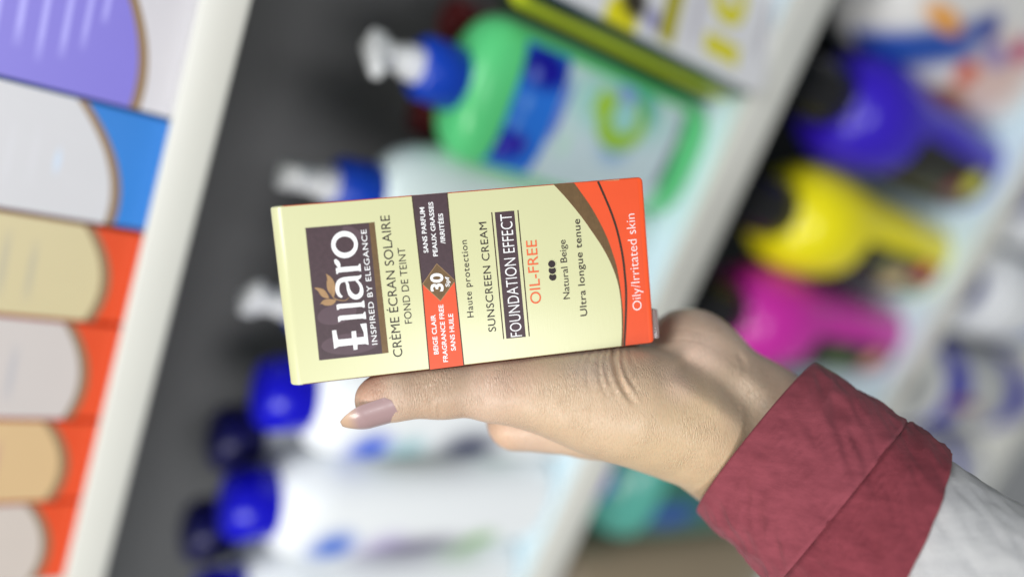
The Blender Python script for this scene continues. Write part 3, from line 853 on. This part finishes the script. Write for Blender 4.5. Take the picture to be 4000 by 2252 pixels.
# (line in marks, half width in marks, depth mm)
fold([(2398, 1345), (2401, 1423), (2418, 1481), (2447, 1535), (2490, 1590)], 10, 1.15)
fold([(2372, 1350), (2366, 1430), (2380, 1490), (2402, 1545)], 7, 0.55)
fold([(2348, 1350), (2338, 1430), (2350, 1500), (2378, 1560)], 7, 0.55)
fold([(2428, 1345), (2434, 1420), (2458, 1480), (2500, 1535)], 7, 0.5)
fold([(2318, 1360), (2296, 1410), (2294, 1480), (2310, 1540)], 6, 0.4)
fold([(2285, 1365), (2262, 1420), (2258, 1480)], 6, 0.32)
fold([(2455, 1345), (2470, 1410), (2500, 1450)], 7, 0.25)
fold([(1706, 1580), (1718, 1610), (1716, 1635)], 7, 0.35)
fold([(1690, 1560), (1684, 1600), (1690, 1630)], 7, 0.25)
fold([(1564, 1550), (1575, 1590), (1568, 1624)], 6, 0.15)
fold([(2412, 1380), (2410, 1440), (2426, 1500)], 4, 0.32)
fold([(2386, 1370), (2384, 1440), (2398, 1500), (2420, 1550)], 4, 0.34)
fold([(2330, 1370), (2318, 1430), (2328, 1500)], 4, 0.3)
fold([(2440, 1440), (2470, 1500), (2515, 1570)], 5, 0.22)
fold([(2600, 1290), (2680, 1285), (2770, 1310)], 4, 0.2, (225, 300))
fold([(2600, 1330), (2690, 1325), (2790, 1355)], 4, 0.2, (225, 300))
fold([(2215, 1480), (2235, 1560), (2275, 1640)], 5, 0.2)
fold([(2130, 1480), (2150, 1560), (2190, 1640)], 5, 0.10)
fold([(2320, 1560), (2350, 1640), (2400, 1700)], 5, 0.2)
fold([(1968, 1650), (1962, 1685), (1972, 1705)], 9, 1.0, (268, 295))
fold([(2650, 1400), (2760, 1470), (2880, 1550), (2990, 1640)], 44, 1.7, (225, 290))
fold([(2930, 1400), (3010, 1470), (3080, 1530)], 30, 0.35, (225, 290))
fold([(2880, 1375), (2905, 1420), (2900, 1470)], 10, 0.4, (225, 290))
def fold_field(p):
    out = np.zeros(p.shape[:-1])
    z = -p[..., 2] / MM
    px = p[..., 0] / MM / z * F_PX + 2000; py = -p[..., 1] / MM / z * F_PX + 1126
    for P_, wd, dep, (z0, z1) in FOLDS:
        lo2, hi2 = P_.min(0) - 4 * wd, P_.max(0) + 4 * wd
        m_ = (px > lo2[0]) & (px < hi2[0]) & (py > lo2[1]) & (py < hi2[1]) & (z > z0) & (z < z1)
        if not m_.any(): continue
        q = np.stack([px[m_], py[m_]], -1)
        best = np.full(len(q), 1e9); tt_ = np.zeros(len(q))
        n_ = len(P_) - 1
        for i in range(n_):
            a, b = P_[i], P_[i + 1]
            ba = b - a
            t = np.clip(((q - a) @ ba) / (ba @ ba), 0, 1)
            dd_ = np.linalg.norm(q - (a + t[:, None] * ba), axis=-1)
            u = dd_ < best
            best = np.where(u, dd_, best); tt_ = np.where(u, (i + t) / n_, tt_)
        fade = np.clip(np.minimum(tt_ / 0.12, (1 - tt_) / 0.35), 0, 1)
        g_ = best / wd
        out[m_] += dep * fade * (np.exp(-g_ ** 2) - 0.35 * np.exp(-((g_ - 1.9) / 0.8) ** 2))
    return out
# surface nets over the field
lo_ = np.array([1e9] * 3); hi_ = -lo_
for a, b, ra, rb, k in prims:
    for c_, r in ((a, ra), (b, rb)):
        lo_ = np.minimum(lo_, c_ - r); hi_ = np.maximum(hi_, c_ + r)
lo_ -= 0.004; hi_ += 0.004
dims = np.ceil((hi_ - lo_) / GSP).astype(int) + 1
ax = [lo_[i] + GSP * np.arange(dims[i]) for i in range(3)]
G = np.empty(dims)
for i in range(0, dims[0], 24):
    gx_, gy_, gz_ = np.meshgrid(ax[0][i:i + 24], ax[1], ax[2], indexing='ij')
    G[i:i + 24] = sdf(np.stack([gx_, gy_, gz_], -1))
ins = G < 0
cn = [(i, j, k) for i in (0, 1) for j in (0, 1) for k in (0, 1)]
sl = lambda A, o: A[o[0]:dims[0] - 1 + o[0], o[1]:dims[1] - 1 + o[1], o[2]:dims[2] - 1 + o[2]]
cnt = sum(sl(ins, o).astype(int) for o in cn)
act = (cnt > 0) & (cnt < 8)
acc = np.zeros(act.shape + (3,)); num = np.zeros(act.shape)
for a in range(8):
    for b in range(a + 1, 8):
        oa, ob = cn[a], cn[b]
        if sum(abs(x - y) for x, y in zip(oa, ob)) != 1: continue
        ga, gb = sl(G, oa), sl(G, ob)
        cr = (ga < 0) != (gb < 0)
        t = np.where(cr, ga / np.where(cr, ga - gb, 1), 0)
        for c_ in range(3):
            acc[..., c_] += np.where(cr, oa[c_] + (ob[c_] - oa[c_]) * t, 0)
        num += cr
idx = -np.ones(act.shape, int)
cells = np.argwhere(act)
idx[act] = np.arange(len(cells))
vv = lo_ + (cells + acc[act] / num[act][:, None]) * GSP
faces = []
for d in range(3):
    e1, e2 = [(1, 2), (2, 0), (0, 1)][d]
    s0 = [slice(1, dims[i] - 1) for i in range(3)]; s0[d] = slice(0, dims[d] - 1)
    s1 = list(s0); s1[d] = slice(1, dims[d])
    a_, b_ = ins[tuple(s0)], ins[tuple(s1)]
    for flipf, msk in ((False, a_ & ~b_), (True, ~a_ & b_)):
        ii = np.argwhere(msk)
        if not len(ii): continue
        base = ii + np.array([s0[i].start for i in range(3)])
        def at(o1, o2):
            q = base.copy(); q[:, e1] -= o1; q[:, e2] -= o2
            return idx[q[:, 0], q[:, 1], q[:, 2]]
        quad_ = np.stack([at(0, 0), at(1, 0), at(1, 1), at(0, 1)], -1)
        faces.append(quad_[:, ::-1] if flipf else quad_)
faces = np.concatenate(faces)
def grad(p):
    e = 0.0003
    g_ = np.stack([sdf(p + np.eye(3)[i] * e) - sdf(p - np.eye(3)[i] * e) for i in range(3)], -1) / (2 * e)
    return g_
for _ in range(3):
    g_ = grad(vv)
    gn = np.maximum((g_ ** 2).sum(-1), 0.2)
    vv = vv - (sdf(vv) / gn)[:, None] * g_ * 0.8

def skin_mat():
    m = mat('skin', (0.63, 0.44, 0.285, 1), 0.38, spec=0.45, sss=0.18)
    nt = m.node_tree; b = nt.nodes['Principled BSDF']
    tc = nt.nodes.new('ShaderNodeTexCoord')
    # tone: broad mottling
    n1 = nt.nodes.new('ShaderNodeTexNoise'); n1.inputs['Scale'].default_value = 70; n1.inputs['Detail'].default_value = 6
    nt.links.new(tc.outputs['Object'], n1.inputs['Vector'])
    mx = nt.nodes.new('ShaderNodeMix'); mx.data_type = 'RGBA'
    mx.inputs[6].default_value = (0.53, 0.365, 0.262, 1); mx.inputs[7].default_value = (0.66, 0.490, 0.366, 1)
    nt.links.new(n1.outputs['Fac'], mx.inputs[0])
    cur = mx.outputs[2]
    # soft tone patches: flushed thumb tip and pressed side, plus yellower, paler, darker areas
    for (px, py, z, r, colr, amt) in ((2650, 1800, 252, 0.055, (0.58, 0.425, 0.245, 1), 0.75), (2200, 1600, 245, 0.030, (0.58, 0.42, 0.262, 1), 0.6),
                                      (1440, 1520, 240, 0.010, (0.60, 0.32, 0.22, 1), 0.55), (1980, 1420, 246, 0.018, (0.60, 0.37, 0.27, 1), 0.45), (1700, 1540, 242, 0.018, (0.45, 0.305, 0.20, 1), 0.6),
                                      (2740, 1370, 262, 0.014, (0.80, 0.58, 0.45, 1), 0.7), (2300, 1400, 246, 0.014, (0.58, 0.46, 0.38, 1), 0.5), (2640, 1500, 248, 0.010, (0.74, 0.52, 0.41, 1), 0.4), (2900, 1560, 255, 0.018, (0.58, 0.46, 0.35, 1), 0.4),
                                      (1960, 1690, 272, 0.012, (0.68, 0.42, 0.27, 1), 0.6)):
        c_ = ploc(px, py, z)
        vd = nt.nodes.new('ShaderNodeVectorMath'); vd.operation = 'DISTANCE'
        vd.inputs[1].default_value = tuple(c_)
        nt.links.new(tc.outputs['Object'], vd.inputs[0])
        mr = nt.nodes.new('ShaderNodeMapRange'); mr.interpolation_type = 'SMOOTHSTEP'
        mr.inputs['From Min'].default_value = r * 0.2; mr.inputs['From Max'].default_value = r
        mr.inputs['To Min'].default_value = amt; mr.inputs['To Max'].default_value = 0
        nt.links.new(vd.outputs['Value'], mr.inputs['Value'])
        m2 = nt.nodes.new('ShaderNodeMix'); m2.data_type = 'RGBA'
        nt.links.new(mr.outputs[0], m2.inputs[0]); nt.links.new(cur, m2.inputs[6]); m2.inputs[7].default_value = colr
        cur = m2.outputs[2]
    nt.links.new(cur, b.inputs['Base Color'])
    # fine crossing creases: stretched cells, warped
    hs = []
    for rot, sx, sy, wgt in ((0.28, 1700, 300, 1.0), (-0.55, 1500, 280, 0.9)):
        wn = nt.nodes.new('ShaderNodeTexNoise'); wn.inputs['Scale'].default_value = 220
        nt.links.new(tc.outputs['Object'], wn.inputs['Vector'])
        wm = nt.nodes.new('ShaderNodeVectorMath'); wm.operation = 'MULTIPLY_ADD'
        wm.inputs[1].default_value = (0.0012,) * 3
        nt.links.new(wn.outputs['Color'], wm.inputs[0]); nt.links.new(tc.outputs['Object'], wm.inputs[2])
        mp = nt.nodes.new('ShaderNodeMapping'); mp.inputs['Rotation'].default_value = (0, 0, rot); mp.inputs['Scale'].default_value = (sx, sy, 500)
        nt.links.new(wm.outputs[0], mp.inputs[0])
        vo = nt.nodes.new('ShaderNodeTexVoronoi'); vo.feature = 'DISTANCE_TO_EDGE'; vo.inputs['Scale'].default_value = 1.0
        nt.links.new(mp.outputs[0], vo.inputs['Vector'])
        mr = nt.nodes.new('ShaderNodeMapRange'); mr.inputs['From Min'].default_value = 0.0; mr.inputs['From Max'].default_value = 0.22
        mr.inputs['To Min'].default_value = 0; mr.inputs['To Max'].default_value = wgt
        nt.links.new(vo.outputs['Distance'], mr.inputs['Value'])
        hs.append(mr.outputs[0])
    ad = nt.nodes.new('ShaderNodeMath'); ad.operation = 'ADD'
    nt.links.new(hs[0], ad.inputs[0]); nt.links.new(hs[1], ad.inputs[1])
    mk_ = nt.nodes.new('ShaderNodeMapRange'); mk_.inputs['From Max'].default_value = 1.1
    mk_.inputs['To Min'].default_value = 0.90; mk_.inputs['To Max'].default_value = 1.03
    nt.links.new(ad.outputs[0], mk_.inputs['Value'])  # creases darkened in the colour as painted shading
    tint = nt.nodes.new('ShaderNodeVectorMath'); tint.operation = 'SCALE'
    nt.links.new(cur, tint.inputs[0]); nt.links.new(mk_.outputs[0], tint.inputs['Scale'])
    nt.links.new(tint.outputs[0], b.inputs['Base Color'])
    bp = nt.nodes.new('ShaderNodeBump'); bp.inputs['Strength'].default_value = 0.45; bp.inputs['Distance'].default_value = 0.00022
    nm_ = nt.nodes.new('ShaderNodeTexNoise'); nm_.inputs['Scale'].default_value = 90; nm_.inputs['Detail'].default_value = 3
    nt.links.new(tc.outputs['Object'], nm_.inputs['Vector'])
    mm_ = nt.nodes.new('ShaderNodeMapRange'); mm_.inputs['From Min'].default_value = 0.35; mm_.inputs['From Max'].default_value = 0.65
    mm_.inputs['To Min'].default_value = 0.05; mm_.inputs['To Max'].default_value = 0.55
    nt.links.new(nm_.outputs['Fac'], mm_.inputs['Value']); nt.links.new(mm_.outputs[0], bp.inputs['Strength'])
    nt.links.new(ad.outputs[0], bp.inputs['Height'])
    nt.links.new(bp.outputs['Normal'], b.inputs['Normal'])
    return m
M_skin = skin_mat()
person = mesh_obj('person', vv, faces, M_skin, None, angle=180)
person.matrix_world = CAM_M
person['label'] = 'hand in a burgundy cuff reaching in, thumb lying under the pale yellow carton'
person['category'] = 'hand'

# thumb nail: a thin curved plate lying on the tip of the thumb
M_nail = mat('nail_polish', srgb(166, 138, 138), 0.30, spec=0.5, coat=0.25)
paint(M_nail, [('ell', *(ploc(1345, 1625, 245)[[0, 2]]), 0.0065, 0.03, 0, srgb(196, 164, 138), 0.6)], front=False)
a_b, a_t = ploc(1540, 1540, 246.8), ploc(1326, 1612, 244.6)
axn = (a_t - a_b); nl = np.linalg.norm(axn); axn = axn / nl
toward = np.array([0, 0, 1.]); toward -= axn * (toward @ axn); toward /= np.linalg.norm(toward)
down = np.cross(axn, toward); 
if down[1] > 0: down = -down
NU, NVv = 26, 18
Vn = []
for lay in (0, 1):
    for i in range(NU + 1):
        u = i / NU
        rad = (8.5 * (1 - 0.14 * u) if u < 0.55 else 8.5 * 0.923 * (1 - 0.42 * ((u - 0.55) / 0.45) ** 1.6)) * MM + (0.00045 if lay == 0 else 0)
        half = math.radians(54) * (1 if u < 0.5 else math.sqrt(max(0.0, 1 - ((u - 0.5) / 0.52) ** 2.2)))
        half *= min(1.0, 0.80 + 2.0 * u)
        mid = math.radians(48)
        c0 = a_b + axn * nl * u
        for j in range(NVv + 1):
            s_ = -1 + 2 * j / NVv
            ph = mid + half * s_
            dip = 0.0007 * s_ * s_ * (1 if u < 0.12 else 0)
            Vn.append(c0 + (toward * math.cos(ph) + down * math.sin(ph)) * rad + axn * dip)
Fn = []
nn_ = (NU + 1) * (NVv + 1)
idn = lambda l, i, j: l * nn_ + i * (NVv + 1) + j
for i in range(NU):
    for j in range(NVv):
        Fn.append((idn(0, i, j), idn(0, i + 1, j), idn(0, i + 1, j + 1), idn(0, i, j + 1)))
        Fn.append((idn(1, i, j), idn(1, i, j + 1), idn(1, i + 1, j + 1), idn(1, i + 1, j)))
for i in range(NU):
    for j in (0, NVv): Fn.append((idn(0, i, j), idn(1, i, j), idn(1, i + 1, j), idn(0, i + 1, j)))
for j in range(NVv):
    for i in (0, NU): Fn.append((idn(0, i, j), idn(1, i, j), idn(1, i, j + 1), idn(0, i, j + 1)))
nail = mesh_obj('thumb_nail', Vn, Fn, M_nail, person, angle=60)
bmn = bmesh.new(); bmn.from_mesh(nail.data); bmesh.ops.recalc_face_normals(bmn, faces=bmn.faces[:]); bmn.to_mesh(nail.data); bmn.free()

# cuff and sleeve
def fabric(name, col, dark, bs, bd, sheen=0.3, rough=0.85):
    m = mat(name, col, rough, spec=0.2, sheen=sheen)
    nt = m.node_tree; b = nt.nodes['Principled BSDF']
    tc = nt.nodes.new('ShaderNodeTexCoord')
    n = nt.nodes.new('ShaderNodeTexNoise'); n.inputs['Scale'].default_value = 150; n.inputs['Detail'].default_value = 9; n.inputs['Roughness'].default_value = 0.7
    n2 = nt.nodes.new('ShaderNodeTexNoise'); n2.inputs['Scale'].default_value = 3600; n2.inputs['Detail'].default_value = 2
    mp = nt.nodes.new('ShaderNodeMapping'); mp.inputs['Rotation'].default_value = (0, 0, 0.5); mp.inputs['Scale'].default_value = (0.45, 1.5, 1)
    nt.links.new(tc.outputs['Object'], mp.inputs[0])
    nt.links.new(mp.outputs[0], n.inputs['Vector']); nt.links.new(mp.outputs[0], n2.inputs['Vector'])
    mx = nt.nodes.new('ShaderNodeMix'); mx.data_type = 'RGBA'; mx.inputs[6].default_value = dark; mx.inputs[7].default_value = col
    mr = nt.nodes.new('ShaderNodeMapRange'); mr.inputs['From Min'].default_value = 0.32; mr.inputs['From Max'].default_value = 0.62
    nt.links.new(n.outputs['Fac'], mr.inputs['Value']); nt.links.new(mr.outputs[0], mx.inputs[0])
    nt.links.new(mx.outputs[2], b.inputs['Base Color'])
    ad = nt.nodes.new('ShaderNodeMath'); ad.operation = 'ADD'
    nt.links.new(n.outputs['Fac'], ad.inputs[0]); nt.links.new(n2.outputs['Fac'], ad.inputs[1])
    bp = nt.nodes.new('ShaderNodeBump'); bp.inputs['Strength'].default_value = bs; bp.inputs['Distance'].default_value = bd
    nt.links.new(ad.outputs[0], bp.inputs['Height']); nt.links.new(bp.outputs['Normal'], b.inputs['Normal'])
    return m
M_burg = fabric('burgundy_fleece', (0.275, 0.060, 0.080, 1), (0.20, 0.041, 0.056, 1), 0.5, 0.0004, 0.08)
M_burg2 = fabric('burgundy_fleece_fold', (0.25, 0.047, 0.064, 1), (0.17, 0.030, 0.042, 1), 0.6, 0.0005, 0.08)
M_grey = fabric('light_grey_knit', (0.60, 0.60, 0.60, 1), (0.50, 0.50, 0.51, 1), 0.6, 0.0005, 0.1)
def tube(name, m, prof, NS, e_shift=0.0, wr=0.0, seed=0, s_end=None, NT=150):
    """prof(s01) -> (s mm, in-plane half mm, depth half mm)"""
    V, Fc = [], []
    for i in range(NS + 1):
        s01 = i / NS
        for j in range(NT):
            th = 2 * math.pi * j / NT
            s, a, b = prof(s01, th)
            c0 = CC + d_ax * s * MM
            n_ = 2.3
            cx = math.copysign(abs(math.cos(th)) ** (2 / n_), math.cos(th)); cy = math.copysign(abs(math.sin(th)) ** (2 / n_), math.sin(th))
            p = c0 + e_ax * a * cx * MM + m_ax * b * cy * MM
            if wr:
                nrm = e_ax * math.cos(th) + m_ax * math.sin(th)
                q = Vector((float(s * 0.035), float(a * cx * 0.09 + s * 0.05), float(cy * 1.4 + seed)))
                k = 0.8 * mnoise.noise(q) + 0.5 * mnoise.noise(q * 2.3) + 0.45 * (1 - abs(mnoise.noise(q * 2.7)) * 3)
                p = p + nrm * wr * k * MM * min(1, max(0, s / 8.0 + 0.15))
            V.append(p)
    for i in range(NS):
        for j in range(NT):
            a, b = i * NT + j, i * NT + (j + 1) % NT
            Fc.append((a, b, b + NT, a + NT))
    o = mesh_obj(name, V, Fc, m, person, angle=180)
    return o
def prof_cuff(u, th):
    # inside lining, rolled edge, outside to the seam
    if u < 0.12:
        return (22 - 22 * u / 0.12 * 0.96, 33.6 + u * 6, 27.2 + u * 4)
    if u < 0.20:
        t = (u - 0.12) / 0.08 * math.pi
        return (0.9 - 0.9 * math.sin(t) , 35.2 - 0.9 * math.cos(t), 28.6 - 0.9 * math.cos(t))
    t = (u - 0.20) / 0.80
    s = 0.9 + 34.8 * t
    g_ = -0.8 * math.exp(-((t - 1.0) / 0.018) ** 2) + 0.0 * math.exp(-((t - 0.95) / 0.03) ** 2)
    return (s, 36.1 + 1.7 * t + g_, 29.5 + 1.4 * t + g_)
tube('cuff', M_burg, prof_cuff, 130, wr=1.25, seed=3)
def prof_band(u, th):
    e = 37 * math.cos(th)
    end = 60 - 0.25 * e
    if u < 0.9:
        s = 35.4 + (end - 35.4) * u / 0.9
        g_ = -0.8 * math.exp(-(u / 0.03) ** 2)
        return (s, 37.3 + 0.035 * (s - 35) + g_, 30.4 + 0.05 * (s - 35) + g_)
    t = (u - 0.9) / 0.1
    return (end - 8 * t, 37.3 + 0.035 * (end - 35) - 1.3 * math.sqrt(t), 30.4 + 0.05 * (end - 35) - 1.3 * math.sqrt(t))
tube('sleeve_hem', M_burg2, prof_band, 90, wr=1.5, seed=9)
def prof_sleeve(u, th):
    e = 37 * math.cos(th)
    st = 53 - 0.25 * e
    s = st + (260 - st) * u
    return (s, 34.2 + 0.05 * (s - 45), 27.2 + 0.06 * (s - 45))
tube('sleeve', M_grey, prof_sleeve, 120, wr=1.0, seed=17)
